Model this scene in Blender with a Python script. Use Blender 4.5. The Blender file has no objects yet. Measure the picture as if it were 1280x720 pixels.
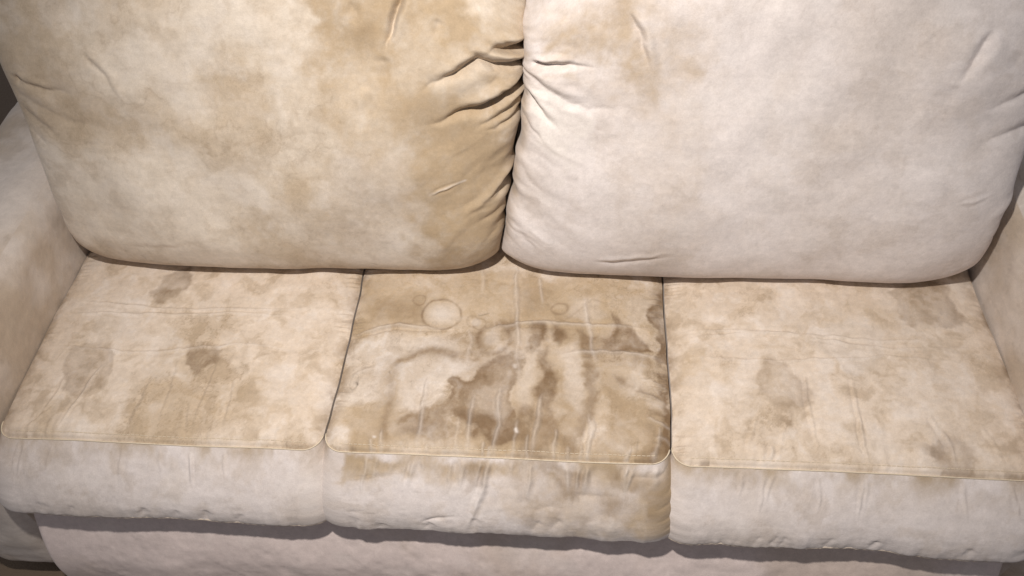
import bpy, math, random
import numpy as np
from mathutils import Matrix, Vector

S = bpy.context.scene
COL = S.collection

# ------------------------------------------------------------------ camera
cam_data = bpy.data.cameras.new('camera')
cam = bpy.data.objects.new('camera', cam_data)
COL.objects.link(cam)
cam_data.sensor_width = 36.0
cam_data.lens = 36.0 * 1050 / 1280
cam_data.clip_start = 0.02
cam_data.clip_end = 50


def aim(pitch, yaw, roll):
    p, y, r = (math.radians(a) for a in (pitch, yaw, roll))
    f = Vector((math.sin(y) * math.cos(p), math.cos(y) * math.cos(p), -math.sin(p)))
    right = Vector((math.cos(y), -math.sin(y), 0))
    up = right.cross(f)
    rr = right * math.cos(r) + up * math.sin(r)
    uu = rr.cross(f)
    return Matrix((rr, uu, -f)).transposed().to_4x4()


cam.matrix_world = Matrix.Translation((0.1308, -0.6713, 1.7248)) @ aim(50.04, -6.75, -3.69)
S.camera = cam

# ------------------------------------------------------------------ light
W = bpy.data.worlds.new('World')
S.world = W
W.use_nodes = True
bg = W.node_tree.nodes['Background']
bg.inputs['Color'].default_value = (0.93, 0.93, 1.0, 1)
bg.inputs['Strength'].default_value = 0.21

lamp_data = bpy.data.lights.new('ceiling_spot', 'SPOT')
lamp_data.energy = 156
lamp_data.color = (1.0, 0.935, 0.86)
lamp_data.shadow_soft_size = 0.03
lamp_data.spot_size = math.radians(82)
lamp_data.spot_blend = 1.0
lamp = bpy.data.objects.new('ceiling_spot', lamp_data)
COL.objects.link(lamp)
lamp.location = (-0.10, -0.38, 2.25)
lamp.rotation_euler = (Vector((0.03, 0.26, 0.45)) - lamp.location).to_track_quat('-Z', 'Y').to_euler()

S.view_settings.view_transform = 'Standard'
S.view_settings.look = 'None'
S.view_settings.exposure = 0.0
S.view_settings.gamma = 1.0
S.view_settings.use_curve_mapping = False

# ------------------------------------------------------------------ marks on the cloth, in metres
# seat: (x, y) on the seat top; front: (x, distance below the front seam); back: (x, distance up the back)
SEAT_STAINS = [
    ('blob','tan',0.55,0.02,0.02,[(-0.3049,0.4189),(0.3004,0.4135),(0.3007,0.2915),(0.1635,0.294),(0.0122,0.2941),(-0.0856,0.2771),(-0.2005,0.2748),(-0.2953,0.2522),(-0.3164,0.3114)]),
    ('blob','tan',0.45,0.018,0.015,[(-0.2943,0.3625),(-0.1677,0.373),(-0.1496,0.2978),(-0.2013,0.2805),(-0.2693,0.2703)]),
    ('blob','brown',0.21,0.027,0.0187,[(-0.2789,0.3488),(-0.1739,0.3605),(-0.1537,0.2938),(-0.2013,0.2805),(-0.2592,0.2745)]),
    ('blob','brown',0.24,0.022,0.03,[(0.1715,0.1821),(0.2992,0.1702),(0.2997,-0.0025),(0.1656,0.0134)]),
    ('blob','brown',0.3,0.012,0.02,[(0.2467,0.0627),(0.3046,0.0887),(0.3048,-0.0051),(0.2318,0.0031)]),
    ('blob','brown',0.22,0.012,0.02,[(0.0925,0.1789),(0.1388,0.1636),(0.1439,0.035),(0.098,0.0329)]),
    ('blob','brown',0.22,0.012,0.02,[(-0.1777,0.0918),(-0.0891,0.1121),(-0.0651,0.0255),(-0.1606,0.0181)]),
    ('blob','brown',0.22,0.03,0.03,[(-0.2436,0.2561),(-0.1055,0.2519),(-0.0427,0.2268),(-0.1106,0.1707),(-0.1143,0.0864),(-0.1886,0.0199),(-0.2417,0.0809)]),
    ('blob','brown',0.22,0.03,0.03,[(-0.0641,0.2913),(0.1028,0.307),(0.2675,0.2753),(0.2801,0.2214),(0.193,0.183),(0.1115,0.0335),(-0.0242,0.0274),(-0.0862,0.0876)]),
    ('blob','brown',0.18,0.02,0.03,[(-0.2528,0.0642),(-0.138,0.0534),(0.0287,0.0529),(0.2928,0.0418),(0.2997,-0.0025),(0.0319,0.0057),(-0.2457,-0.001)]),
    ('blob','brown',0.16,0.025,0.03,[(0.0205,0.4042),(0.1,0.3965),(0.0869,0.3258),(0.0338,0.3141)]),
    ('blob','brown',0.18,0.015,0.02,[(0.1927,0.1159),(0.2348,0.1341),(0.2469,0.0704),(0.2059,0.0531)]),
    ('blob','brown',0.2,0.012,0.02,[(-0.2529,0.0356),(-0.2078,0.0503),(-0.186,0.0047),(-0.2457,-0.001)]),
    ('line','brown',0.32,0.004,[(-0.2496,0.2729),(-0.2013,0.2805),(-0.1596,0.2916)]),
    ('blob','tan',0.45,0.02,0.02,[(-0.275,0.1042),(-0.1903,0.1161),(-0.161,0.0212),(-0.254,-0.0014)]),
    ('blob','tan',0.55,0.012,0.015,[(-0.2622,0.0399),(-0.1362,0.0409),(0.0294,0.0421),(0.3017,0.0346),(0.3048,-0.0051),(0.0321,0.0027),(-0.254,-0.0014)]),
    ('blob','tan',0.4,0.03,0.03,[(0.1714,0.2172),(0.2999,0.2134),(0.2956,0.0194),(0.1723,0.0212)]),
    ('blob','tan',0.45,0.02,0.02,[(0.0115,0.3037),(0.171,0.2999),(0.1761,0.099),(0.1118,0.0259),(0.0303,0.0298)]),
    ('blob','light',0.29,0.012,0.012,[(-0.3034,0.2463),(-0.1676,0.2608),(-0.0829,0.2528),(-0.1032,0.2317),(-0.1829,0.2104),(-0.2117,0.1753),(-0.2133,0.1151),(-0.2767,0.1125)]),
    ('blob','light',0.33,0.01,0.01,[(-0.1904,0.1815),(-0.1595,0.2041),(-0.101,0.2136),(-0.0525,0.2047),(-0.0822,0.1788),(-0.1027,0.1537),(-0.1033,0.1115),(-0.1444,0.0982),(-0.1781,0.1033)]),
    ('blob','light',0.23,0.008,0.008,[(0.0346,0.2261),(0.0551,0.2306),(0.0612,0.169),(0.0567,0.0938),(0.0422,0.1013)]),
    ('blob','light',0.26,0.008,0.008,[(0.1111,0.2327),(0.14,0.2613),(0.1445,0.1639),(0.1428,0.0976),(0.1169,0.1291)]),
    ('blob','light',0.2,0.01,0.01,[(0.1246,0.3508),(0.1707,0.3643),(0.1815,0.3195),(0.1559,0.2994),(0.121,0.3077)]),
    ('blob','light',0.23,0.012,0.012,[(0.2247,0.3662),(0.2782,0.3621),(0.2809,0.3135),(0.2386,0.3024)]),
    ('blob','brown',0.42,0.007,0.025,[(-0.1002,0.1572),(-0.0791,0.1772),(-0.0477,0.1854),(-0.0381,0.2089),(-0.0151,0.217),(0.0164,0.2327),(0.0287,0.2026),(0.0351,0.1256),(0.0384,0.0738),(0.0186,0.0401),(-0.0083,0.0342),(-0.031,0.0565),(-0.059,0.0711),(-0.0858,0.0844),(-0.1002,0.11)]),
    ('blob','brown',0.34,0.012,0.015,[(-0.07,0.0948),(0.0321,0.1057),(0.0506,0.0539),(0.0191,0.0339),(-0.02,0.0414),(-0.0489,0.0684)]),
    ('blob','brown',0.29,0.009,0.0125,[(-0.0407,0.2052),(0.0231,0.2439),(0.0309,0.1904),(-0.0085,0.1713),(-0.0407,0.1735)]),
    ('blob','light',0.05,0.014,0.012,[(-0.0503,0.1524),(-0.0047,0.1611),(0.0082,0.1047),(-0.0331,0.0932)]),
    ('line','brown',0.34,0.008,[(-0.1803,0.0203),(-0.1938,0.0509),(-0.1972,0.0796),(-0.1931,0.116),(-0.2009,0.1635),(-0.1921,0.1921),(-0.168,0.211),(-0.1322,0.2233),(-0.0921,0.214)]),
    ('line','brown',0.24,0.01,[(-0.1654,0.049),(-0.1319,0.06),(-0.1057,0.0739),(-0.0841,0.0942)]),
    ('blob','brown',0.34,0.015,0.015,[(-0.1425,0.0852),(-0.0934,0.1004),(-0.0755,0.0688),(-0.085,0.0308),(-0.1267,0.0227),(-0.148,0.045)]),
    ('line','brown',0.2,0.006,[(-0.1887,0.1994),(-0.1613,0.2167),(-0.1254,0.229),(-0.087,0.2214),(-0.0427,0.2268)]),
    ('ring','brown',0.55,0.006,(-0.0199,0.257),0.03,0.0311),
    ('ring','light',0.3,0.01,(-0.0244,0.2569),0.0105,0.0111),
    ('blob','brown',0.39,0.009,0.0125,[(-0.0152,0.2931),(0.0202,0.3117),(0.0237,0.2812),(0.0021,0.2653)]),
    ('blob','brown',0.57,0.0075,0.015,[(0.0307,0.2891),(0.0606,0.2997),(0.0796,0.2795),(0.0721,0.2458),(0.0522,0.2286),(0.0327,0.2333)]),
    ('blob','brown',0.52,0.0075,0.0125,[(0.0882,0.2912),(0.1095,0.2863),(0.1192,0.2623),(0.1077,0.2453),(0.0896,0.2557)]),
    ('blob','brown',0.52,0.009,0.0125,[(0.0578,0.2343),(0.0873,0.2372),(0.0954,0.179),(0.0943,0.1315),(0.0829,0.0998),(0.0694,0.1188),(0.0684,0.1693)]),
    ('blob','brown',0.42,0.012,0.0175,[(0.0391,0.1061),(0.0553,0.1182),(0.0956,0.0955),(0.1108,0.055),(0.1014,0.0149),(0.0382,0.012),(0.029,0.0483)]),
    ('blob','brown',0.44,0.009,0.015,[(0.1397,0.2817),(0.1681,0.2828),(0.1744,0.1822),(0.169,0.1264),(0.1594,0.0983),(0.1459,0.0817),(0.1353,0.0577),(0.1398,0.1136),(0.1486,0.1812)]),
    ('blob','brown',0.59,0.006,0.0125,[(0.1907,0.3295),(0.2103,0.3244),(0.2383,0.2892),(0.264,0.2568),(0.2762,0.232),(0.2369,0.2287),(0.1991,0.2344),(0.1815,0.2536),(0.204,0.2917)]),
    ('blob','brown',0.36,0.015,0.0175,[(0.1711,0.2867),(0.2085,0.2956),(0.2108,0.2366),(0.1757,0.2389)]),
    ('blob','brown',0.65,0.006,0.02,[(0.2817,0.4129),(0.3066,0.4137),(0.3094,0.2585),(0.3048,-0.0051),(0.2944,-0.0056),(0.2831,0.0338),(0.2929,0.1283),(0.2896,0.2397),(0.2748,0.3521)]),
    ('blob','brown',0.39,0.009,0.0125,[(0.2654,0.3918),(0.2936,0.4009),(0.2928,0.3139),(0.2728,0.3402)]),
    ('blob','brown',0.39,0.0075,0.015,[(0.254,0.04),(0.298,0.0649),(0.3048,-0.0051),(0.2451,0.0067)]),
    ('blob','brown',0.44,0.006,0.01,[(0.2044,0.1766),(0.2496,0.1648),(0.3022,0.1469),(0.2989,0.1368),(0.2491,0.148),(0.2043,0.1663)]),
    ('blob','brown',0.39,0.006,0.01,[(0.2648,0.1157),(0.3003,0.1108),(0.2997,0.098),(0.2698,0.1031)]),
    ('blob','brown',0.31,0.012,0.015,[(0.2223,0.2263),(0.2729,0.2212),(0.2907,0.2008),(0.2674,0.1895),(0.229,0.1983)]),
    ('blob','brown',0.34,0.009,0.0125,[(0.1108,0.0566),(0.1376,0.0813),(0.1466,0.0351),(0.1188,0.0157)]),
    ('ring','brown',0.3,0.003,(0.102,0.3322),0.0153,0.0136),
    ('line','brown',0.16,0.003,[(0.0966,0.3106),(0.112,0.3035),(0.1269,0.3156),(0.1631,0.3561),(0.1938,0.3453),(0.2395,0.343)]),
    ('ring','light',0.62,0.03,(-0.1249,0.3104),0.014,0.0117),
    ('ring','brown',0.52,0.0026,(-0.1249,0.3104),0.0387,0.0346),
    ('ring','brown',0.32,0.002,(-0.1745,0.3423),0.0125,0.0119),
    ('ring','brown',0.28,0.002,(-0.0631,0.2971),0.0122,0.0134),
    ('ring','brown',0.28,0.002,(-0.0503,0.2918),0.0122,0.0133),
    ('ring','light',0.35,0.006,(-0.0568,0.2954),0.0076,0.0076),
    ('line','dark',0.55,0.0016,[(-0.0508,0.313),(-0.0417,0.3153),(-0.0328,0.3195)]),
    ('line','dark',0.4,0.0016,[(0.1892,0.3451),(0.2014,0.3475)]),
    ('ring','dark',0.25,0.0015,(-0.269,0.1555),0.0074,0.0154),
    ('line','dark',0.6,0.0022,[(-0.2642,0.154),(-0.2621,0.1506)]),
    ('line','dark',0.45,0.0018,[(-0.2055,0.1738),(-0.2035,0.1704)]),
    ('line','dark',0.45,0.0018,[(0.0319,0.2224),(0.0348,0.2225)]),
    ('line','dark',0.18,0.0016,[(-0.2778,0.178),(-0.258,0.1841),(-0.2352,0.1903)]),
    ('line','light',0.8,0.0032,[(0.0216,0.1988),(0.0233,0.1953)]),
    ('line','light',0.8,0.003,[(0.0334,0.0641),(0.035,0.061)]),
    ('line','light',0.8,0.003,[(-0.1625,0.0303),(-0.162,0.0273)]),
    ('line','light',0.7,0.0025,[(-0.2092,0.0423),(-0.2078,0.0424)]),
    ('line','light',0.6,0.003,[(0.2299,0.3193),(0.2329,0.3194)]),
    ('line','light',0.6,0.003,[(0.2431,0.3045),(0.2461,0.3027)]),
]
FRONT_STAINS = [
    ('blob','brown',0.26,0.01,0.02,[(0.0309,0.0228),(0.1126,0.022),(0.1406,0.059),(0.0864,0.0795),(0.045,0.0592)]),
    ('blob','brown',0.22,0.012,0.02,[(0.1669,0.0312),(0.2612,0.0356),(0.2499,0.0863),(0.1753,0.084)]),
    ('blob','tan',0.35,0.02,0.03,[(-0.0239,0.0401),(0.3037,0.0321),(0.3144,0.1368),(0.1151,0.1414),(0.0039,0.0987)]),
    ('blob','tan',0.5,0.008,0.012,[(-0.267,0.0037),(0.302,-0.0012),(0.3033,0.0248),(0.2208,0.0316),(0.1128,0.0308),(0.031,0.0257),(-0.0792,0.0308),(-0.2615,0.0452)]),
    ('blob','brown',0.16,0.006,0.012,[(-0.267,0.0037),(0.0307,-0.0007),(0.3021,0.0017),(0.3029,0.0161),(0.0309,0.014),(-0.2677,0.0216)]),
    ('blob','tan',0.45,0.006,0.01,[(-0.2671,0.0066),(-0.1343,0.0037),(-0.1459,0.0309),(-0.2046,0.0276),(-0.2614,0.0422)]),
    ('blob','tan',0.4,0.006,0.01,[(-0.1412,0.004),(0.0307,-0.0007),(0.02,0.0204),(-0.0239,0.0165),(-0.0791,0.0249)]),
    ('blob','brown',0.32,0.006,0.0125,[(-0.0569,0.0032),(-0.0061,0.0039),(-0.0156,0.0501),(-0.0405,0.0469),(-0.0544,0.0535)]),
    ('blob','brown',0.34,0.0075,0.015,[(0.0512,0.0013),(0.1688,0.0019),(0.1648,0.049),(0.1215,0.0569),(0.102,0.0342),(0.0719,0.0239)]),
    ('blob','brown',0.3,0.006,0.0075,[(0.134,0.0122),(0.1543,0.0142),(0.1524,0.0422),(0.1319,0.0372)]),
    ('blob','brown',0.3,0.0075,0.015,[(0.1662,0.0049),(0.3026,0.0103),(0.3037,0.0335),(0.2722,0.0438),(0.2315,0.0311),(0.1939,0.0299)]),
    ('blob','brown',0.62,0.012,0.018,[(0.2672,0.0207),(0.3079,0.0101),(0.3171,0.1366),(0.282,0.1385),(0.2634,0.0856)]),
    ('blob','tan',0.5,0.012,0.018,[(0.2474,0.0274),(0.3079,0.0101),(0.3171,0.1366),(0.2522,0.1401),(0.2364,0.0869)]),
    ('blob','brown',0.2,0.009,0.0125,[(0.0564,0.099),(0.0809,0.0768),(0.0707,0.1331),(0.0527,0.1356)]),
    ('blob','brown',0.18,0.009,0.0125,[(0.0949,0.0941),(0.1192,0.0749),(0.1089,0.1084),(0.0928,0.1274)]),
    ('blob','brown',0.16,0.009,0.0125,[(0.1415,0.0917),(0.1617,0.0847),(0.1666,0.113),(0.145,0.1216)]),
    ('blob','brown',0.18,0.009,0.01,[(0.1809,0.0452),(0.216,0.0465),(0.2146,0.0821),(0.1904,0.0893),(0.1789,0.069)]),
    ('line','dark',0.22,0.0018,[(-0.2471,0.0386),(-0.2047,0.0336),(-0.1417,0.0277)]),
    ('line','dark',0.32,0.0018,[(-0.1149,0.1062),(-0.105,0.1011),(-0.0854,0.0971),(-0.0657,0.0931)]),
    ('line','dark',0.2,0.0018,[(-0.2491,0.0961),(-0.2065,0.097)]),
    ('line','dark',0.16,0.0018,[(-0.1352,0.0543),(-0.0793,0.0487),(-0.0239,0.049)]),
]
LEFT_BACK_STAINS_SHADE = [
    ('blob','tan',0.45,0.05,0.05,[(-0.2811,0.4909),(-0.0932,0.4644),(0.0146,0.4649),(0.0216,0.0883),(-0.1223,0.0287),(-0.2026,0.1885),(-0.2917,0.317)]),
    ('blob','tan',0.72,0.035,0.04,[(-0.2942,0.582),(0.0554,0.5813),(0.048,0.465),(-0.0387,0.4755),(-0.0941,0.4506),(-0.1752,0.4613),(-0.2631,0.4215),(-0.3172,0.4354)]),
    ('blob','brown',0.1,0.03,0.03,[(-0.2942,0.582),(-0.1892,0.5818),(-0.2129,0.4911),(-0.3128,0.4634)]),
    ('blob','brown',0.1,0.04,0.03,[(-0.0526,0.4646),(0.0446,0.5181),(0.0419,0.2588),(0.0056,0.0604),(-0.0744,0.0301),(-0.0484,0.2574)]),
    ('blob','tan',0.45,0.03,0.03,[(-0.1791,0.4221),(-0.0979,0.394),(0.013,0.3949),(0.0081,0.1758),(-0.1115,0.1903),(-0.1633,0.2875)]),
    ('blob','tan',0.78,0.02,0.03,[(-0.2696,0.5694),(-0.1683,0.5692),(-0.1839,0.4831),(-0.2161,0.4638),(-0.261,0.4774),(-0.3085,0.4908)]),
    ('line','brown',0.25,0.012,[(-0.2581,0.499),(-0.237,0.4937),(-0.2116,0.5018)]),
    ('blob','tan',0.49,0.02,0.03,[(-0.1286,0.5283),(-0.0872,0.554),(-0.0343,0.5154),(-0.0303,0.4836),(-0.0541,0.4889),(-0.0897,0.5179)]),
    ('blob','tan',0.52,0.01,0.012,[(-0.2005,0.4556),(-0.1846,0.4501),(-0.1834,0.4077),(-0.2008,0.4018),(-0.207,0.4219)]),
    ('blob','tan',0.85,0.04,0.03,[(-0.1037,0.391),(0.0412,0.4513),(0.0392,0.2747),(0.0153,0.1588),(-0.0074,0.0414),(-0.1289,0.0247),(-0.1614,0.1723),(-0.1285,0.3036)]),  # tan stain, deepened with painted shade on the side curving away
    ('blob','brown',0.12,0.018,0.0187,[(-0.0861,0.3119),(-0.0426,0.3232),(-0.0391,0.2703),(-0.0747,0.257)]),
    ('blob','tan',0.59,0.012,0.02,[(-0.0805,0.3349),(-0.0307,0.3355),(-0.0308,0.2577),(-0.0781,0.2488)]),
    ('blob','tan',0.45,0.02,0.02,[(-0.1149,0.1385),(-0.0064,0.1924),(-0.0074,0.0414),(-0.1065,0.0254)]),
    ('blob','brown',0.08,0.045,0.025,[(-0.0499,0.3799),(0.041,0.4375),(0.0395,0.3059),(0.0062,0.0879),(-0.0489,0.0682),(-0.0308,0.2577)]),  # browner inner side: staining plus shade painted where the cushion turns away
    ('blob','tan',0.36,0.03,0.03,[(-0.2261,0.3782),(-0.1539,0.3935),(-0.0999,0.3647),(-0.1317,0.319),(-0.2169,0.3333)]),
    ('blob','light',0.3,0.03,0.03,[(-0.2961,0.2856),(-0.1606,0.3187),(-0.1472,0.1201),(-0.2151,0.0638),(-0.3275,0.0608)]),
    ('line','dark',0.18,0.002,[(-0.2901,0.0392),(-0.2792,0.0357)]),
    ('line','dark',0.18,0.002,[(-0.2685,0.0436),(-0.2561,0.0401)]),
    ('line','light',0.4,0.002,[(-0.134,0.2117),(-0.1019,0.2223),(-0.0701,0.2327)]),
]
RIGHT_BACK_STAINS = [
    ('blob','tan',0.44,0.054,0.04,[(0.049,0.5813),(0.2934,0.5808),(0.2916,0.4661),(0.23,0.4109),(0.0945,0.4787)]),
    ('blob','tan',0.55,0.036,0.03,[(0.0887,0.5413),(0.2091,0.5362),(0.2307,0.4792),(0.2186,0.422),(0.1618,0.4382),(0.1157,0.4707),(0.0811,0.5156)]),
    ('blob','brown',0.1,0.0225,0.025,[(0.1324,0.5375),(0.1774,0.5337),(0.1858,0.4923),(0.1528,0.5053)]),
    ('line','tan',0.5,0.012,[(0.0364,0.4918),(0.0341,0.4235),(0.0272,0.3362),(0.0155,0.2423),(0.0016,0.155),(-0.0111,0.0783)]),
    ('blob','light',0.8,0.02,0.025,[(0.041,0.4347),(0.0953,0.3985),(0.144,0.3642),(0.1527,0.3074),(0.0968,0.2597),(0.0509,0.306),(0.0349,0.3806)]),
    ('blob','tan',0.29,0.072,0.03,[(0.2017,0.4385),(0.3046,0.4662),(0.3383,0.2636),(0.2386,0.2777)]),
    ('blob','tan',0.25,0.054,0.03,[(0.2703,0.2305),(0.3273,0.2316),(0.3457,0.0421),(0.2681,0.0583)]),
    ('line','dark',0.14,0.002,[(0.2308,0.2201),(0.2362,0.2267)]),
    ('line','dark',0.14,0.002,[(0.1989,0.2817),(0.2044,0.2834)]),
    ('blob','brown',0.05,0.03,0.025,[(0.1521,0.0916),(0.3239,0.1137),(0.3331,0.0137),(0.1624,0.0085)]),
]
SEAT_CREASES = [
    (-3.3,0.00459,[(-0.2919,0.2505),(-0.2725,0.2626),(-0.2428,0.2694),(-0.2005,0.2748),(-0.1388,0.2742),(-0.093,0.275),(-0.0474,0.2767)]),
    (3.3,0.00351,[(-0.293,0.2561),(-0.2736,0.2682),(-0.2438,0.2751),(-0.2012,0.2795),(-0.1394,0.2789),(-0.0934,0.2787)]),
    (2.64,0.00324,[(-0.0477,0.2804),(0.0274,0.2946),(0.0606,0.2978),(0.1107,0.2977),(0.1635,0.294),(0.2533,0.2954),(0.3006,0.2878)]),
    (2.86,0.00351,[(0.1054,0.2271),(0.1493,0.2324),(0.2079,0.2347),(0.2515,0.2328),(0.2804,0.2286),(0.3059,0.2189)]),
    (1.76,0.00324,[(-0.2823,0.1707),(-0.2529,0.1807),(-0.2241,0.1872)]),
    (2.64,0.00378,[(0.0095,0.4505),(0.0181,0.3431),(0.0258,0.2477),(0.034,0.1423)]),
    (1.98,0.00351,[(0.0612,0.416),(0.0678,0.3749),(0.0724,0.341)]),
    (2.2,0.00378,[(0.149,0.3676),(0.1558,0.3089),(0.1624,0.2529),(0.1671,0.1958)]),
    (1.54,0.00351,[(-0.0662,0.2817),(-0.063,0.2351),(-0.061,0.1867)]),
    (1.32,0.00324,[(-0.0555,0.4334),(-0.0505,0.3607)]),
    (2.64,0.00405,[(-0.1325,0.1698),(-0.1315,0.1186),(-0.1318,0.0695),(-0.1331,0.0286),(-0.1333,0.0011)]),
    (-2.2,0.00473,[(-0.1372,0.1609),(-0.1372,0.1184),(-0.1374,0.0693),(-0.1386,0.0283)]),
    (3.08,0.00405,[(-0.0461,0.139),(-0.0476,0.0974),(-0.0492,0.0573),(-0.0492,0.005)]),
    (-3.08,0.00473,[(-0.0501,0.122),(-0.0524,0.0891),(-0.0525,0.0493)]),
    (3.52,0.00405,[(0.0039,0.1615),(0.0031,0.116),(0.0006,0.0595),(-0.0047,0.007)]),
    (-3.3,0.00473,[(0.0017,0.1159),(-0.0036,0.0593),(-0.0092,0.0128)]),
    (3.08,0.00405,[(0.0796,0.1442),(0.0734,0.0945),(0.0678,0.0392),(0.0641,0.0072)]),
    (-2.86,0.00473,[(0.0743,0.1356),(0.0678,0.0943),(0.0624,0.039)]),
    (2.42,0.00405,[(0.1608,0.1064),(0.1612,0.0588),(0.1617,0.0058)]),
    (-1.76,0.00473,[(0.1553,0.0981),(0.1562,0.0204)]),
    (1.98,0.00378,[(0.1262,0.0418),(0.1272,0.0012)]),
    (1.98,0.00378,[(0.2233,0.0416),(0.2226,0.0027)]),
    (1.76,0.00405,[(0.2686,0.0376),(0.2698,-0.0009)]),
    (1.54,0.00378,[(-0.21,0.0313),(-0.2069,-0.0023)]),
    (1.32,0.00378,[(-0.174,0.0329),(-0.17,-0.0006)]),
    (1.76,0.00324,[(0.243,0.1816),(0.2712,0.1759),(0.3029,0.1603)]),
    (1.98,0.00324,[(0.2351,0.1507),(0.2699,0.1422),(0.3039,0.1272)]),
    (1.98,0.00324,[(0.2546,0.0992),(0.2817,0.094),(0.3041,0.0792)]),
    (1.65,0.00324,[(0.2669,0.0636),(0.287,0.0598),(0.3025,0.0483)]),
    (1.98,0.00297,[(-0.2175,0.0419),(-0.2142,0.008)]),
    (2.09,0.00297,[(-0.201,0.0601),(-0.1978,0.0088)]),
    (1.21,0.00297,[(-0.1498,0.0768),(-0.1466,0.0081)]),
    (1.98,0.00297,[(-0.1172,0.0339),(-0.1164,0.0079)]),
    (1.43,0.00297,[(-0.0693,0.0884),(-0.0685,0.0071)]),
    (1.76,0.00297,[(-0.0213,0.0414),(-0.021,0.0078)]),
    (2.09,0.00297,[(-0.01,0.0372),(-0.01,0.0068)]),
    (1.54,0.00297,[(0.0332,0.0896),(0.0305,0.0072)]),
    (1.98,0.00297,[(0.0573,0.0573),(0.0547,0.0068)]),
    (2.2,0.00297,[(0.1048,0.072),(0.1003,0.0074)]),
    (1.54,0.00297,[(0.1531,0.0507),(0.1497,0.0067)]),
    (1.43,0.00297,[(0.1705,0.1036),(0.1604,0.0072)]),
    (1.76,0.00297,[(0.2301,0.0481),(0.2253,0.0058)]),
    (1.21,0.00297,[(0.2412,0.0609),(0.2345,0.0062)]),
    (1.54,0.00297,[(0.2802,0.0892),(0.2687,0.0063)]),
    (-1.1,0.0081,[(-0.1224,0.3953),(-0.059,0.4016),(0.0055,0.3912),(0.1004,0.3821)]),
    (-0.88,0.0081,[(-0.0548,0.3565),(-0.0242,0.3657),(0.0069,0.3708)]),
]
FRONT_CREASES = [
    (2.42,0.00405,[(-0.1371,0.0038),(-0.1417,0.0307),(-0.1448,0.0488)]),
    (2.64,0.00405,[(-0.0514,0.0001),(-0.0543,0.0267),(-0.0571,0.0476)]),
    (3.08,0.00405,[(-0.0061,-0.002),(-0.0143,0.0323),(-0.0212,0.0549),(-0.0323,0.0854),(-0.0477,0.1317)]),
    (-2.86,0.0081,[(-0.0267,0.1002),(-0.0351,0.1234),(-0.0408,0.1466)]),
    (2.86,0.00405,[(0.0634,-0.0021),(0.0597,0.0288),(0.056,0.0601)]),
    (2.2,0.00405,[(0.1269,-0.0049),(0.1266,0.0419)]),
    (2.64,0.00405,[(0.1619,-0.0036),(0.162,0.0461)]),
    (2.2,0.00405,[(0.2235,-0.0035),(0.2268,0.0489)]),
    (1.76,0.00405,[(0.2704,0.0031),(0.2762,0.0144)]),
    (1.54,0.00405,[(-0.2124,0.0072),(-0.2146,0.0341)]),
    (1.32,0.00405,[(-0.1746,0.0055),(-0.1767,0.0323)]),
    (1.98,0.00297,[(-0.2176,-0.0044),(-0.2297,0.0663)]),
    (1.32,0.00297,[(-0.2009,-0.0051),(-0.2095,0.0533)]),
    (1.43,0.00297,[(-0.1494,-0.0045),(-0.1574,0.0479)]),
    (1.32,0.00297,[(-0.1189,-0.0043),(-0.1236,0.0299)]),
    (1.43,0.00297,[(-0.0706,-0.0035),(-0.0794,0.0562)]),
    (1.76,0.00297,[(-0.0226,-0.0042),(-0.0309,0.0568)]),
    (1.43,0.00297,[(-0.0116,-0.0032),(-0.0198,0.0563)]),
    (1.76,0.00297,[(0.0293,-0.0035),(0.0268,0.02)]),
    (1.65,0.00297,[(0.0538,-0.0032),(0.0501,0.0278)]),
    (1.21,0.00297,[(0.0999,-0.0037),(0.0976,0.0153)]),
    (1.76,0.00297,[(0.1498,-0.0031),(0.1442,0.0411)]),
    (1.87,0.00297,[(0.1605,-0.0035),(0.1553,0.0479)]),
    (1.87,0.00297,[(0.2262,-0.0021),(0.2231,0.0213)]),
    (2.09,0.00297,[(0.2355,-0.0026),(0.2305,0.0399)]),
    (1.98,0.00297,[(0.2701,-0.0027),(0.2654,0.0412)]),
    (-2.64,0.00378,[(-0.1249,0.1143),(-0.1121,0.106),(-0.0966,0.1007),(-0.0658,0.0946)]),
    (-2.64,0.0081,[(-0.108,0.1119),(-0.1167,0.1291),(-0.1282,0.1451)]),
    (-1.32,0.00338,[(-0.2499,0.0372),(-0.2047,0.0336),(-0.1417,0.0277)]),
    (-1.32,0.00405,[(-0.252,0.0978),(-0.2065,0.097)]),
    (-2.2,0.0081,[(0.0812,0.0948),(0.0705,0.1179),(0.0625,0.1381)]),
    (-2.2,0.0081,[(0.1169,0.093),(0.1063,0.1115),(0.0983,0.1301)]),
    (2.2,0.0081,[(0.2037,0.0811),(0.1993,0.1113),(0.2082,0.1304)]),
    (2.2,0.00675,[(0.1714,0.0902),(0.1754,0.1321)]),
    (-1.32,0.00405,[(0.1402,0.0442),(0.181,0.0482),(0.2214,0.0462)]),
    (-1.1,0.00405,[(0.0589,0.0719),(0.1409,0.0709)]),
    (-1.76,0.00405,[(0.2694,0.0705),(0.3103,0.0567)]),
    (-1.76,0.00405,[(0.2705,0.0941),(0.3113,0.0772)]),
    (-1.76,0.00405,[(0.2714,0.115),(0.3124,0.098)]),
    (-1.54,0.00405,[(0.275,0.0466),(0.3091,0.0333)]),
    (-2.64,0.00338,[(0.2283,0.0181),(0.2538,0.0198),(0.2737,0.0175),(0.292,0.0108),(0.3073,-0.0)]),
    (-1.54,0.0081,[(-0.2354,0.1107),(-0.2421,0.1418)]),
    (-1.54,0.0081,[(-0.1931,0.1239),(-0.2022,0.1459)]),
]
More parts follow.
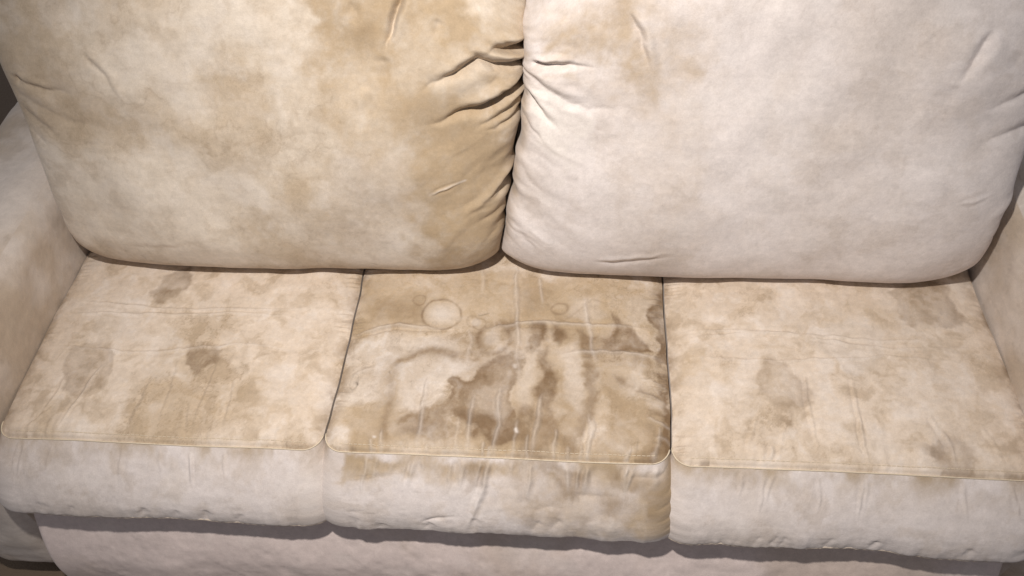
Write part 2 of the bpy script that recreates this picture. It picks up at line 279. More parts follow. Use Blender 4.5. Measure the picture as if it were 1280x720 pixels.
LEFT_BACK_CREASES = [
    (-25.5,0.00807,[(0.0524,0.5233),(0.0353,0.5129),(0.0154,0.501),(0.002,0.493),(-0.0144,0.481),(-0.0311,0.4647)]),
    (12.0,0.00935,[(0.0356,0.5336),(0.0184,0.5181),(-0.0004,0.5023),(-0.0181,0.489)]),
    (-24.0,0.00765,[(0.0522,0.4839),(0.0347,0.4704),(0.0118,0.4608),(-0.0125,0.4579),(-0.0339,0.4605),(-0.0563,0.4453),(-0.0846,0.4283),(-0.116,0.414),(-0.1392,0.4023)]),
    (12.0,0.0102,[(0.035,0.4892),(0.0082,0.4784),(-0.0226,0.4742),(-0.052,0.4781)]),
    (7.5,0.00935,[(-0.0392,0.4646),(-0.06,0.4536),(-0.0866,0.4409),(-0.1165,0.4253)]),
    (-22.5,0.00765,[(0.0545,0.4376),(0.034,0.4207),(0.0131,0.3992),(-0.0066,0.3832),(-0.0364,0.3697),(-0.072,0.359),(-0.1082,0.3467),(-0.1372,0.3403)]),
    (10.5,0.0102,[(0.0274,0.4319),(0.008,0.4149),(-0.0145,0.3976),(-0.0428,0.3828),(-0.0782,0.3737)]),
    (-9.0,0.00595,[(0.0336,0.3922),(0.0124,0.3658),(-0.0161,0.3477),(-0.0507,0.3322)]),
    (7.5,0.0085,[(0.0338,0.4037),(0.0127,0.3804),(-0.0185,0.3611)]),
    (-7.5,0.0051,[(0.0333,0.366),(0.0119,0.342),(-0.014,0.3281),(-0.0369,0.3233)]),
    (7.5,0.00765,[(0.0173,0.2584),(-0.0084,0.2256),(-0.0423,0.1917),(-0.0802,0.1567)]),
    (-9.0,0.0051,[(0.0185,0.2456),(-0.0027,0.2191),(-0.0334,0.1902)]),
    (-7.5,0.0051,[(0.0151,0.226),(-0.0061,0.2024),(-0.0276,0.1852)]),
    (-4.5,0.0068,[(0.0077,0.1552),(-0.0208,0.116),(-0.0562,0.0808)]),
    (-3.75,0.0068,[(0.0083,0.1826),(-0.0256,0.1545),(-0.0568,0.1363)]),
    (-21.0,0.00552,[(-0.1578,0.5566),(-0.1653,0.5335),(-0.1763,0.5046),(-0.1858,0.4776),(-0.1906,0.4584)]),
    (7.5,0.0136,[(-0.1501,0.554),(-0.1596,0.5243),(-0.1703,0.4966),(-0.1798,0.4695)]),
    (-3.75,0.0102,[(-0.1906,0.4584),(-0.1977,0.4304),(-0.2036,0.4018)]),
    (1.8,0.00213,[(-0.134,0.2117),(-0.1019,0.2223),(-0.0701,0.2327)]),
    (-4.5,0.0085,[(-0.1027,0.5205),(-0.1115,0.4914),(-0.1195,0.4752)]),
    (3.75,0.0085,[(-0.2227,0.4074),(-0.2366,0.3855),(-0.2441,0.3707)]),
    (-3.75,0.0085,[(-0.2466,0.5438),(-0.2326,0.5282),(-0.2384,0.5044)]),
]
RIGHT_BACK_CREASES = [
    (-9.8,0.0051,[(0.0468,0.4812),(0.06,0.4705),(0.076,0.4611),(0.1001,0.453),(0.1268,0.449),(0.159,0.4424)]),
    (7.0,0.0068,[(0.0522,0.4892),(0.0707,0.4746),(0.0999,0.4639),(0.1346,0.4573)]),
    (-12.6,0.0034,[(0.0521,0.4758),(0.0654,0.4692)]),
    (-5.6,0.00765,[(0.0359,0.4568),(0.0572,0.4321),(0.0816,0.4069),(0.1092,0.3842),(0.1437,0.3729),(0.2081,0.3707)]),
    (4.2,0.0102,[(0.0467,0.465),(0.0734,0.4294),(0.1034,0.4042),(0.1432,0.3903)]),
    (-7.0,0.00595,[(0.0379,0.4037),(0.0569,0.375),(0.0819,0.3488),(0.1073,0.3281)]),
    (4.9,0.0085,[(0.0462,0.4066),(0.0735,0.3723),(0.1042,0.346)]),
    (-4.2,0.00595,[(0.0331,0.3512),(0.0511,0.3289),(0.0736,0.3063)]),
    (7.0,0.0085,[(0.2115,0.5388),(0.2264,0.5055),(0.2406,0.4686),(0.2532,0.4222)]),
    (-8.4,0.0051,[(0.2042,0.5337),(0.2205,0.4976),(0.2346,0.4605),(0.2446,0.4305)]),
    (-3.08,0.0051,[(0.1683,0.063),(0.2143,0.0642),(0.2596,0.0709),(0.3203,0.0869)]),
    (2.24,0.00595,[(0.168,0.0721),(0.2137,0.0751),(0.2589,0.0817),(0.3194,0.0976)]),
    (-2.8,0.0068,[(0.0248,0.2744),(0.0447,0.2428),(0.0679,0.2022)]),
    (-2.8,0.0085,[(0.0074,0.1413),(0.0296,0.1065),(0.0556,0.0891)]),
]


# ------------------------------------------------------------------ numeric helpers
def hash2(ix, iy, seed):
    h = (ix.astype(np.int64) * 374761393 + iy.astype(np.int64) * 668265263 + seed * 974634777) & 0xffffffff
    h = ((h ^ (h >> 13)) * 1274126177) & 0xffffffff
    h = h ^ (h >> 16)
    return (h & 0xffff) / 65535.0


def vnoise(x, y, seed):
    ix = np.floor(x); iy = np.floor(y)
    fx = x - ix; fy = y - iy
    fx = fx * fx * fx * (fx * (fx * 6 - 15) + 10)
    fy = fy * fy * fy * (fy * (fy * 6 - 15) + 10)
    a = hash2(ix, iy, seed); b = hash2(ix + 1, iy, seed)
    c = hash2(ix, iy + 1, seed); d = hash2(ix + 1, iy + 1, seed)
    return (a + (b - a) * fx) * (1 - fy) + (c + (d - c) * fx) * fy


def fbm(x, y, scale, seed, octaves=5, gain=.5):
    """fractal noise in -1..1, scale in cycles per metre"""
    t = np.zeros_like(x); amp = 1.0; tot = 0.0; s = scale
    for i in range(octaves):
        t += amp * (vnoise(x * s + 13.7 * i, y * s - 7.3 * i, seed + i * 17) * 2 - 1)
        tot += amp; amp *= gain; s *= 2.03
    return t / tot * 1.6


def smooth(a, b, x):
    t = np.clip((x - a) / (b - a), 0, 1)
    return t * t * (3 - 2 * t)


def poly_dist(x, y, pts):
    """distance to a polyline, side sign and place 0..1 along it"""
    best = np.full(x.shape, 1e9); along = np.zeros_like(x)
    seg = [math.hypot(pts[i + 1][0] - pts[i][0], pts[i + 1][1] - pts[i][1]) for i in range(len(pts) - 1)]
    tot = sum(seg) or 1; acc = 0
    for i, L in enumerate(seg):
        (x0, y0), (x1, y1) = pts[i], pts[i + 1]
        dx, dy = x1 - x0, y1 - y0
        t = np.clip(((x - x0) * dx + (y - y0) * dy) / max(L * L, 1e-12), 0, 1)
        d = np.hypot(x - x0 - t * dx, y - y0 - t * dy)
        m = d < best
        best = np.where(m, d, best); along = np.where(m, (acc + t * L) / tot, along)
        acc += L
    return best, along


def poly_sd(x, y, pts):
    """signed distance to a polygon, negative inside"""
    d, _ = poly_dist(x, y, list(pts) + [pts[0]])
    ins = np.zeros(x.shape, bool); n = len(pts)
    for i in range(n):
        (x0, y0), (x1, y1) = pts[i], pts[(i + 1) % n]
        if y0 == y1:
            continue
        c = ((y0 > y) != (y1 > y)) & (x < (x1 - x0) * (y - y0) / (y1 - y0) + x0)
        ins ^= c
    return np.where(ins, -d, d)


def crease_height(x, y, creases, seed=1):
    h = np.zeros_like(x)
    wx = x + .0035 * fbm(x, y, 28, seed + 5, 3)
    wy = y + .0035 * fbm(x, y, 28, seed + 9, 3)
    for amp, wd, pts in creases:
        reach = wd * 5
        xs = [p[0] for p in pts]; ys = [p[1] for p in pts]
        m = (x > min(xs) - reach) & (x < max(xs) + reach) & (y > min(ys) - reach) & (y < max(ys) + reach)
        if not m.any():
            continue
        d, s = poly_dist(wx[m], wy[m], pts)
        taper = smooth(-.04, .20, s) * smooth(1.02, .45, s)
        w = wd * (.65 + .5 * taper)
        prof = np.exp(-(d / w) ** 2) if amp > 0 else np.exp(-(d / w) ** 1.5)
        if 0 < amp and wd < .0045:                       # the cloth dips either side of a pinched ridge
            prof = 1.15 * prof - .5 * np.exp(-((d - 2.2 * w) / (1.1 * w)) ** 2)
        h[m] += amp * .001 * prof * taper
    return h


TONE = {'light': (.735, .675, .635), 'tan': (.435, .328, .215), 'brown': (.185, .118, .066), 'dark': (.07, .05, .035)}


def lay(colour, tone, mask):
    for k in range(3):
        colour[k] += (TONE[tone][k] - colour[k]) * mask


def wear_seed(seed):
    return seed


def stain_colour(x, y, marks, seed, grime=.5, base=(.69, .615, .56), mottle=0.0, wear=()):
    """cloth colour: broad yellowing, tide lines where water dried, then the marks of the list"""
    c = [np.full(x.shape, b) for b in base]
    n1 = fbm(x, y, 5, seed, 6); n2 = fbm(x, y, 13, seed + 31, 6, .6); n3 = fbm(x, y, 60, seed + 67, 4, .6)
    lay(c, 'tan', grime * smooth(-.35, .85, n1 + .35 * n2) * .8)
    edge = n1 + .22 * n2
    for lev in (.12, .42):
        lay(c, 'brown', grime * .22 * np.exp(-((edge - lev) / .022) ** 2) * smooth(-.1, .6, n2 + .2))
    lay(c, 'light', .20 * smooth(.1, .8, -n2))
    wx1 = fbm(x, y, 22, seed + 101, 5, .55); wy1 = fbm(x, y, 22, seed + 103, 5, .55)
    if mottle:
        b1 = fbm(x + .02 * wx1, y + .02 * wy1, 24, seed + 131, 6, .62)
        lay(c, 'tan', mottle * .7 * smooth(-.2, .7, b1))
        lay(c, 'brown', mottle * .30 * smooth(.25, .95, b1 + .4 * n2))
        for lev in (.18, .52):                               # tide lines round dried damp patches
            lay(c, 'brown', mottle * .55 * np.exp(-((b1 - lev) / .035) ** 2) * smooth(-.3, .5, n1 + .5 * n2))
        lay(c, 'light', mottle * .55 * smooth(.15, .9, -b1 + .3 * n3))
    for m in marks:
        if m[0] == 'blob':
            _, tone, a, soft, warp, pts = m
            xs = [p[0] for p in pts]; ys = [p[1] for p in pts]; r = 3 * soft + 2 * warp
            q = (x > min(xs) - r) & (x < max(xs) + r) & (y > min(ys) - r) & (y < max(ys) + r)
            if not q.any():
                continue
            sd = poly_sd(x[q] + warp * wx1[q], y[q] + warp * wy1[q], pts)
            k = smooth(soft, -soft, sd) * (1 + .55 * n2[q] + .30 * n3[q])
            if tone == 'brown':
                k = k * (.82 + .45 * np.exp(-((sd + soft * 1.2) / (.0035 + soft)) ** 2))
            mask = np.zeros_like(x); mask[q] = np.clip(a * k, 0, .95)
        elif m[0] == 'line':
            _, tone, a, wd, pts = m
            d, s = poly_dist(x + .003 * wx1, y + .003 * wy1, pts)
            mask = np.clip(a * np.exp(-(d / wd) ** 2) * np.clip(.75 + 1.1 * n2 + .3 * n3, 0, 1.6), 0, .95)
        else:
            _, tone, a, wd, (cx, cy), rx, ry = m
            q = np.hypot((x + .0022 * wx1 - cx) / rx, (y + .0022 * wy1 - cy) / ry)
            d = (q - 1) * (rx + ry) * .5
            if tone == 'light':
                mask = np.clip(a * smooth(wd, -wd * .4, d), 0, .95)
            else:
                mask = np.clip(a * np.exp(-(d / wd) ** 2) * np.clip(.95 + .9 * n2 + .5 * n3, .35, 1.4), 0, .95)
        lay(c, tone, mask)
    for amp, wd, pts in wear:                            # nap rubbed pale along raised creases
        if amp < 1.3:
            continue
        xs = [p[0] for p in pts]; ys = [p[1] for p in pts]
        q = (x > min(xs) - .02) & (x < max(xs) + .02) & (y > min(ys) - .02) & (y < max(ys) + .02)
        if not q.any():
            continue
        d, s = poly_dist(x[q] + .0035 * fbm(x[q], y[q], 28, wear_seed(seed) + 5, 3), y[q] + .0035 * fbm(x[q], y[q], 28, wear_seed(seed) + 9, 3), pts)
        mask = np.zeros_like(x)
        mask[q] = .27 * min(1, amp / 2.2) * np.exp(-(d / (wd * 1.1)) ** 2) * smooth(-.02, .2, s) * smooth(1.02, .75, s) * np.clip(.8 + .8 * n2[q], 0, 1)
        lay(c, 'light', mask)
    # worn nap: fine mottling of the pile
    f = 1 + .045 * n3 + .055 * fbm(x, y, 150, seed + 211, 3, .75) + .03 * fbm(x * .35, y * 2.2, 60, seed + 223, 3, .6)
    return np.stack([np.clip(v * f, .02, .9) for v in c], -1)


def grid_object(name, P, colour, mat, parent=None, loop_u=False, flip=False):
    """one mesh from an (nu, nv, 3) net of points"""
    nu, nv = P.shape[:2]
    idx = np.arange(nu * nv).reshape(nu, nv)
    if loop_u:
        idx = np.concatenate([idx, idx[:1]], 0)
    q = np.stack([idx[:-1, :-1], idx[1:, :-1], idx[1:, 1:], idx[:-1, 1:]], -1).reshape(-1, 4)
    if flip:
        q = q[:, ::-1]
    me = bpy.data.meshes.new(name)
    me.vertices.add(nu * nv)
    me.vertices.foreach_set('co', P.reshape(-1).astype(np.float32))
    n = len(q)
    me.loops.add(n * 4)
    me.loops.foreach_set('vertex_index', np.ascontiguousarray(q).reshape(-1).astype(np.int32))
    me.polygons.add(n)
    me.polygons.foreach_set('loop_start', np.arange(0, n * 4, 4, dtype=np.int32))
    me.polygons.foreach_set('use_smooth', np.ones(n, bool))
    me.update(calc_edges=True)
    if colour is not None:
        at = me.color_attributes.new('cloth', 'FLOAT_COLOR', 'POINT')
        at.data.foreach_set('color', np.concatenate([colour.reshape(-1, 3), np.ones((nu * nv, 1))], 1).reshape(-1).astype(np.float32))
    me.materials.append(mat)
    o = bpy.data.objects.new(name, me)
    COL.objects.link(o)
    if parent:
        o.parent = parent
    return o


def displace(P, h, flip=False):
    du = np.gradient(P, axis=0); dv = np.gradient(P, axis=1)
    n = np.cross(du, dv)
    n /= np.linalg.norm(n, axis=2, keepdims=True) + 1e-12
    return P + n * (-h if flip else h)[..., None]


def tube(name, pts, radius, mat, parent, closed=False, sides=8, wob=0, seed=3):
    rnd = random.Random(seed)
    V = [Vector(p) for p in pts]; n = len(V)
    vs = []; fs = []
    for i in range(n):
        a = V[(i + 1) % n] if closed or i < n - 1 else V[i]
        b = V[i - 1] if closed or i > 0 else V[i]
        t = (a - b).normalized()
        s = t.cross(Vector((0, 0, 1)))
        s = s.normalized() if s.length > 1e-4 else Vector((1, 0, 0))
        u = s.cross(t)
        r = radius * (1 + wob * (rnd.random() - .5))
        for k in range(sides):
            an = 2 * math.pi * k / sides
            vs.append(V[i] + s * r * math.cos(an) + u * r * math.sin(an))
    for i in range(n if closed else n - 1):
        j = (i + 1) % n
        for k in range(sides):
            l = (k + 1) % sides
            fs.append((i * sides + k, i * sides + l, j * sides + l, j * sides + k))
    if not closed:
        fs.append(tuple(range(sides))[::-1]); fs.append(tuple((n - 1) * sides + k for k in range(sides)))
    me = bpy.data.meshes.new(name)
    me.from_pydata([tuple(v) for v in vs], [], fs)
    for p in me.polygons:
        p.use_smooth = True
    me.materials.append(mat)
    o = bpy.data.objects.new(name, me)
    COL.objects.link(o)
    o.parent = parent
    return o


def empty(name, loc, label, cat, group=None, rx=0):
    o = bpy.data.objects.new(name, None)
    o.empty_display_size = .05
    COL.objects.link(o)
    o.location = loc
    o.rotation_euler = (rx, 0, 0)
    o['label'] = label; o['category'] = cat
    if group:
        o['group'] = group
    return o


# ------------------------------------------------------------------ materials
def cloth_material(name, rough=.92, attr=True, colour=(.6, .5, .4), bump=.11):
    m = bpy.data.materials.new(name)
    m.use_nodes = True
    nt = m.node_tree; N = nt.nodes; Lk = nt.links
    b = N['Principled BSDF']
    b.inputs['Roughness'].default_value = rough
    b.inputs['Specular IOR Level'].default_value = .18
    b.inputs['Sheen Weight'].default_value = .12
    b.inputs['Sheen Roughness'].default_value = .5
    tc = N.new('ShaderNodeTexCoord')
    if attr:
        a = N.new('ShaderNodeAttribute'); a.attribute_name = 'cloth'; src = a.outputs['Color']
    else:
        rgb = N.new('ShaderNodeRGB'); rgb.outputs[0].default_value = (*colour, 1); src = rgb.outputs[0]
    n1 = N.new('ShaderNodeTexNoise'); n1.inputs['Scale'].default_value = 420; n1.inputs['Detail'].default_value = 3
    n2 = N.new('ShaderNodeTexNoise'); n2.inputs['Scale'].default_value = 110; n2.inputs['Detail'].default_value = 4
    Lk.new(tc.outputs['Object'], n1.inputs['Vector']); Lk.new(tc.outputs['Object'], n2.inputs['Vector'])
    mr = N.new('ShaderNodeMapRange')
    mr.inputs['From Min'].default_value = .25; mr.inputs['From Max'].default_value = .75
    mr.inputs['To Min'].default_value = .93; mr.inputs['To Max'].default_value = 1.05
    Lk.new(n1.outputs['Fac'], mr.inputs['Value'])
    mx = N.new('ShaderNodeMix'); mx.data_type = 'RGBA'; mx.blend_type = 'MULTIPLY'
    mx.inputs['Factor'].default_value = 1
    Lk.new(src, mx.inputs['A']); Lk.new(mr.outputs['Result'], mx.inputs['B'])
    Lk.new(mx.outputs['Result'], b.inputs['Base Color'])
    ad = N.new('ShaderNodeMath'); ad.operation = 'ADD'
    Lk.new(n1.outputs['Fac'], ad.inputs[0]); Lk.new(n2.outputs['Fac'], ad.inputs[1])
    bp = N.new('ShaderNodeBump'); bp.inputs['Strength'].default_value = bump; bp.inputs['Distance'].default_value = .004
    Lk.new(ad.outputs[0], bp.inputs['Height']); Lk.new(bp.outputs['Normal'], b.inputs['Normal'])
    return m


M_CLOTH = cloth_material('worn_microsuede')
M_PIPE = cloth_material('piping_cloth', attr=False, colour=(.62, .52, .43))
M_THREAD = cloth_material('cream_thread', attr=False, colour=(.66, .56, .43), rough=.8)
M_WOOD = cloth_material('dark_wood', attr=False, colour=(.06, .035, .02), rough=.5, bump=.05)
M_FLOOR = cloth_material('taupe_carpet', attr=False, colour=(.19, .14, .10), bump=.5)

# ------------------------------------------------------------------ floor
xs = np.linspace(-3, 3, 60); ys = np.linspace(-2.5, 2.5, 60)
X, Y = np.meshgrid(xs, ys, indexing='ij')
fl = grid_object('floor', np.stack([X, Y, .002 * fbm(X, Y, 6, 5, 3) - .067], -1), None, M_FLOOR)
fl['kind'] = 'structure'

# ------------------------------------------------------------------ sofa frame
LEAN = math.radians(15)
SEAT_Z = .322          # top of the deck
sofa = empty('sofa', (0, 0, 0), 'stained beige suede three-seat sofa frame with padded front rail under the cushions', 'sofa')


def padded_box(name, x0, x1, y0, y1, z0, z1, r, seed, n=(60, 60, 60), grime=.5, lean=0, marks=None, flare=0, tint=(.69, .615, .56)):
    """closed upholstered block with rounded edges (inflated box)"""
    cx, cy, cz = (x0 + x1) / 2, (y0 + y1) / 2, (z0 + z1) / 2
    hx, hy, hz = (x1 - x0) / 2, (y1 - y0) / 2, (z1 - z0) / 2
    verts = []; cols = []; faces = []; off = 0
    for ax, sg in ((0, 1), (0, -1), (1, 1), (1, -1), (2, 1), (2, -1)):
        a, b = [(1, 2), (2, 0), (0, 1)][ax]
        na, nb = n[a], n[b]
        U, V = np.meshgrid(np.linspace(-1, 1, na), np.linspace(-1, 1, nb), indexing='ij')
        p = np.zeros((na, nb, 3)); p[..., ax] = sg; p[..., a] = U; p[..., b] = V
        H = np.array([hx, hy, hz]); q = p * H
        inner = np.clip(q, -(H - r), H - r)
        d = q - inner
        ln = np.linalg.norm(d, axis=2, keepdims=True) + 1e-9
        nn = d / ln
        q = inner + nn * r
        ua, va = q[..., a] + cx + 3.1 * ax, q[..., b] + cz + 1.7 * sg
        if ax == 1:
            ua, va = q[..., 0] + cx, q[..., 2] + cz
            ha, hb = ua, va
        else:
            ha, hb = ua, va
        fade = np.clip((1 - np.abs(U)) * 8, 0, 1) * np.clip((1 - np.abs(V)) * 8, 0, 1)
        q = q + nn * ((.003 * fbm(ha, hb, 9, seed, 4)) * fade)[..., None]
        if flare:                                        # padded rail swelling forward below the cushions
            q[..., 1] -= flare * np.sin(np.pi / 2 * np.clip((hz - q[..., 2]) / .22, 0, 1)) * (hy - q[..., 1]) / (2 * hy)
        if lean:
            q[..., 1] += (q[..., 2] + hz) * math.tan(lean)
        q += np.array([cx, cy, cz])
        cols.append(stain_colour(ua, va, (marks or []) if (ax == 1 and sg < 0) else [], seed, grime, tint).reshape(-1, 3))
        verts.append(q.reshape(-1, 3))
        idx = np.arange(na * nb).reshape(na, nb) + off
        f = np.stack([idx[:-1, :-1], idx[1:, :-1], idx[1:, 1:], idx[:-1, 1:]], -1).reshape(-1, 4)
        faces.append(f if sg > 0 else f[:, ::-1]); off += na * nb
    v = np.concatenate(verts); f = np.concatenate(faces); c = np.concatenate(cols)
    # weld the shared edges of the six faces
    key = np.round(v / 1e-5).astype(np.int64)
    _, first, inv = np.unique(key, axis=0, return_index=True, return_inverse=True)
    v = v[first]; c = c[first]; f = inv.reshape(-1)[f]
    me = bpy.data.meshes.new(name)
    me.vertices.add(len(v)); me.vertices.foreach_set('co', v.reshape(-1).astype(np.float32))
    me.loops.add(f.size); me.loops.foreach_set('vertex_index', np.ascontiguousarray(f).reshape(-1).astype(np.int32))
    me.polygons.add(len(f)); me.polygons.foreach_set('loop_start', np.arange(0, f.size, 4, dtype=np.int32))
    me.polygons.foreach_set('use_smooth', np.ones(len(f), bool))
    me.update(calc_edges=True); me.validate()
    at = me.color_attributes.new('cloth', 'FLOAT_COLOR', 'POINT')
    at.data.foreach_set('color', np.concatenate([c, np.ones((len(c), 1))], 1).reshape(-1).astype(np.float32))
    me.materials.append(M_CLOTH)
    o = bpy.data.objects.new(name, me); COL.objects.link(o); o.parent = sofa
    return o


RAIL_MARKS = [('blob', 'tan', .45, .012, .02, [(-.08, .02), (.06, .03), (.07, .10), (-.06, .09)]),
              ('blob', 'brown', .10, .012, .02, [(-.06, .05), (.03, .05), (.03, .08), (-.05, .08)])]
padded_box('front_rail', -.895, .895, -.010, .10, -.03, .318, .018, 71, (700, 20, 120), .4, marks=RAIL_MARKS, flare=.085, tint=(.74, .63, .60))
padded_box('seat_deck', -.895, .895, .103, .74, .16, .318, .012, 72, (60, 40, 12), .4)
padded_box('back_frame', -.895, .895, .60, .74, .30, .94, .05, 73, (120, 24, 60), .4, lean=LEAN)
for sg in (-1, 1):
    padded_box('arm', min(sg * .902, sg * 1.12), max(sg * .902, sg * 1.12), -.05, .92, -.03, .64, .07, 74 + sg, (60, 160, 110), .75)
for sx in (-1, 1):
    for yy in (.05, .80):
        tube('leg', [(sx * 1.0, yy, -.065), (sx * 1.0, yy, -.02)], .025, M_WOOD, sofa, sides=16)


# ------------------------------------------------------------------ seat cushions
def rounded_loop(a, y0, y1, r, nfront, nside, ncorner):
    """outline from the middle of the front, counter-clockwise; returns xy, outward normal, arc length"""
    pts = []; nor = []
    def arc(cx, cy, a0, a1, n):
        for i in range(n):
            t = math.radians(a0 + (a1 - a0) * i / n)
            pts.append((cx + r * math.cos(t), cy + r * math.sin(t))); nor.append((math.cos(t), math.sin(t)))
    def line(p, q, n, nn):
        for i in range(n):
            t = i / n
            pts.append((p[0] + (q[0] - p[0]) * t, p[1] + (q[1] - p[1]) * t)); nor.append(nn)
    line((-a + r, y0), (a - r, y0), nfront, (0, -1)); arc(a - r, y0 + r, -90, 0, ncorner)
    line((a, y0 + r), (a, y1 - r), nside, (1, 0)); arc(a - r, y1 - r, 0, 90, 8)
    line((a - r, y1), (-a + r, y1), 40, (0, 1)); arc(-a + r, y1 - r, 90, 180, 8)
    line((-a, y1 - r), (-a, y0 + r), nside, (-1, 0)); arc(-a + r, y0 + r, 180, 270, ncorner)
    p = np.array(pts); n = np.array(nor)
    seg = np.linalg.norm(np.roll(p, -1, 0) - p, axis=1)
    arc_len = np.concatenate([[0], np.cumsum(seg)[:-1]])
    tot = seg.sum()
    arc_len = arc_len - (a - r)                      # zero at the middle of the front
    arc_len = np.where(arc_len > tot / 2, arc_len - tot, arc_len)
    return p, n, arc_len


def gathers(x, y, a, y0, seed, side=1.0):
    """short puckers where the cloth is sewn to the side and front seams"""
    h = np.zeros_like(x)
    rnd = random.Random(seed)
    for sg in (-1, 1):
        e = a - sg * x
        ph = y * 430 + 9 * fbm(x * 0, y, 14, seed + sg, 3)
        amp = smooth(-.3, .7, fbm(x * 0 + sg, y, 17, seed + 40, 3))
        h += side * .0016 * np.sin(ph + e * 60) * amp * np.exp(-(e / .022) ** 2)
    e = y - y0
    ph = x * 230 + 8 * fbm(x, y * 0, 11, seed + 3, 3)
    amp = smooth(-.1, .8, fbm(x, y * 0 + 2, 12, seed + 44, 3))
    h += .0012 * np.sin(ph) * amp * np.exp(-(e / .035) ** 2)
    return h


def seat_cushion(xc, label, seed, res, stains, creases, fstains, fcreases, grime, tint, off=0, fgrime=.2):
    t = empty('seat_cushion', (xc, 0, SEAT_Z), label, 'cushion', 'seat cushions on the sofa')
    a, y0, y1, r = .2982, .015, .585, .034
    ZT = .123                                            # seam height above the deck
    nu, nv = res

    def tired(Q):
        '''years of sitting: the sewn front edge is no longer straight'''
        Q = np.array(Q, float); w = np.exp(-(np.maximum(Q[..., 1] - y0, 0) / .09) ** 2)
        Q[..., 1] += .0018 * fbm(Q[..., 0] + off, Q[..., 0] * 0, 5, seed + 301, 3) * w
        Q[..., 2] += .0018 * fbm(Q[..., 0] + off, Q[..., 0] * 0 + 3, 6, seed + 305, 3) * w
        for sg in (-1, 1):                                   # neighbours lean on each other along one wavy line
            wx = smooth(.20, 1, sg * Q[..., 0] / a)
            Q[..., 0] += .0045 * fbm(Q[..., 1], Q[..., 1] * 0 + round((xc + sg * .3) * 10), 7, 400, 3) * wx
        return Q
    U, V = np.meshgrid(np.linspace(-1, 1, nu), np.linspace(-1, 1, nv), indexing='ij')
    hy = (y1 - y0) / 2; cy = (y0 + y1) / 2
    # rectangle -> rounded rectangle: pull the corner zones in
    X = U * a; Yc = V * hy
    ex = np.clip((np.abs(X) - (a - r)) / r, 0, 1); ey = np.clip((np.abs(Yc) - (hy - r)) / r, 0, 1)
    mx = ex * np.sqrt(1 - ey * ey / 2); my = ey * np.sqrt(1 - ex * ex / 2)
    X = np.where((ex > 0) & (ey > 0), np.sign(X) * (a - r + r * mx), X)
    Yc = np.where((ex > 0) & (ey > 0), np.sign(Yc) * (hy - r + r * my), Yc)
    Y = Yc + cy
    # inside distance to the outline
    qx = np.abs(X) - (a - r); qy = np.abs(Yc) - (hy - r)
    sd = np.hypot(np.maximum(qx, 0), np.maximum(qy, 0)) + np.minimum(np.maximum(qx, qy), 0) - r
    e = np.maximum(-sd, 0)
    WX = X + off
    es = e * (.42 + .58 * smooth(-.035, .035, qy - qx))                    # sides roll over more slowly than the front
    sx, sy = WX, Y
    Z = ZT + .012 * (1 - np.exp(-es / .012)) + .004 * smooth(0, .16, e) + .0035 * fbm(sx, sy, 4, seed, 3) * smooth(0, .06, e)
    h = (crease_height(sx, sy, creases, seed) if creases else 0)
    h = h + .0006 * fbm(sx, sy, 30, seed + 8, 4) + .0011 * fbm(sx * 2.2, sy * .6, 12, seed + 18, 3)
    h = h + gathers(X, sy, a, y0, seed, 2.3)
    g = np.abs(Y - (y0 + .013))
    h = h - .0011 * np.exp(-(g / .0022) ** 2) * (np.abs(X) < a - .02)
    Z = Z + h * smooth(0, .012, e) - .0022 * np.exp(-((Y - y0 - .0035) / .0022) ** 2) * (np.abs(X) < a - .03)
    col = stain_colour(sx, sy, stains or [], seed, grime, tint, .9 if nu > 400 else .6, creases)
    # body soil rubbed into the side seams
    rub = np.exp(-(e / .012) ** 1.3) * (np.abs(X) > a - .06) * np.clip(.55 + .9 * fbm(X, sy * 1.0, 45, seed + 321, 4, .6), 0, 1.2)
    for k in range(3):
        col[..., k] += (TONE['brown'][k] - col[..., k]) * np.clip(.55 * rub, 0, .8)
    grid_object('top_panel', tired(np.stack([X, Y, Z], -1)), col, M_CLOTH, t)

    # boxing strip all round, pushed out at the front like a full, tired cushion
    nf = nu
    p, n, al = rounded_loop(a, y0, y1, r, nf, 50, 26)
    nr = 100 if nu > 400 else 60
    T = np.linspace(0, 1, nr)
    fw = np.clip(-n[:, 1], 0, 1) ** 1.2
    H = ZT - .008
    prof_o = .086 * np.sin(np.pi / 2 * np.clip(T / .95, 0, 1)) ** .95 - .012 * smooth(.95, 1, T)
    side_o = .0012 * np.sin(np.pi * T)
    O = fw[:, None] * prof_o[None] + (1 - fw[:, None]) * side_o[None]
    AL = np.repeat(al[:, None], nr, 1)
    SD = np.repeat((T * .155)[None], len(p), 0)
    sag = .004 * fbm(AL, SD * 0, 5, seed + 61, 3) * fw[:, None] * T[None]
    PX = p[:, 0][:, None] + n[:, 0][:, None] * (O + sag)
    PY = p[:, 1][:, None] + n[:, 1][:, None] * (O + sag)
    PZ = ZT - .004 * T[None] * fw[:, None] - H * T[None] + .0035 * fbm(AL, SD * 0, 9, seed + 62, 3) * fw[:, None] * smooth(.6, 1, T)[None]
    B = np.stack([PX, PY, PZ + 0 * PX], -1)
    A2 = AL + off
    hb = (crease_height(A2, SD, fcreases, seed + 1) if fcreases else 0)
    hb = hb + .0007 * fbm(A2, SD * 1.6, 14, seed + 81, 4) + .0003 * fbm(A2 * .5, SD * 1.6, 30, seed + 83, 3)
    hb = hb + .0022 * fbm(A2 * 1.6, SD * .35, 22, seed + 85, 3) * smooth(.45, 1, T)[None]
    hb = hb * smooth(0, .08, T)[None] * smooth(1, .96, T)[None]
    B = tired(displace(B, hb * fw[:, None], True))
    colb = stain_colour(A2, SD, fstains, seed + 1, fgrime, (.685, .62, .60), .22, fcreases)
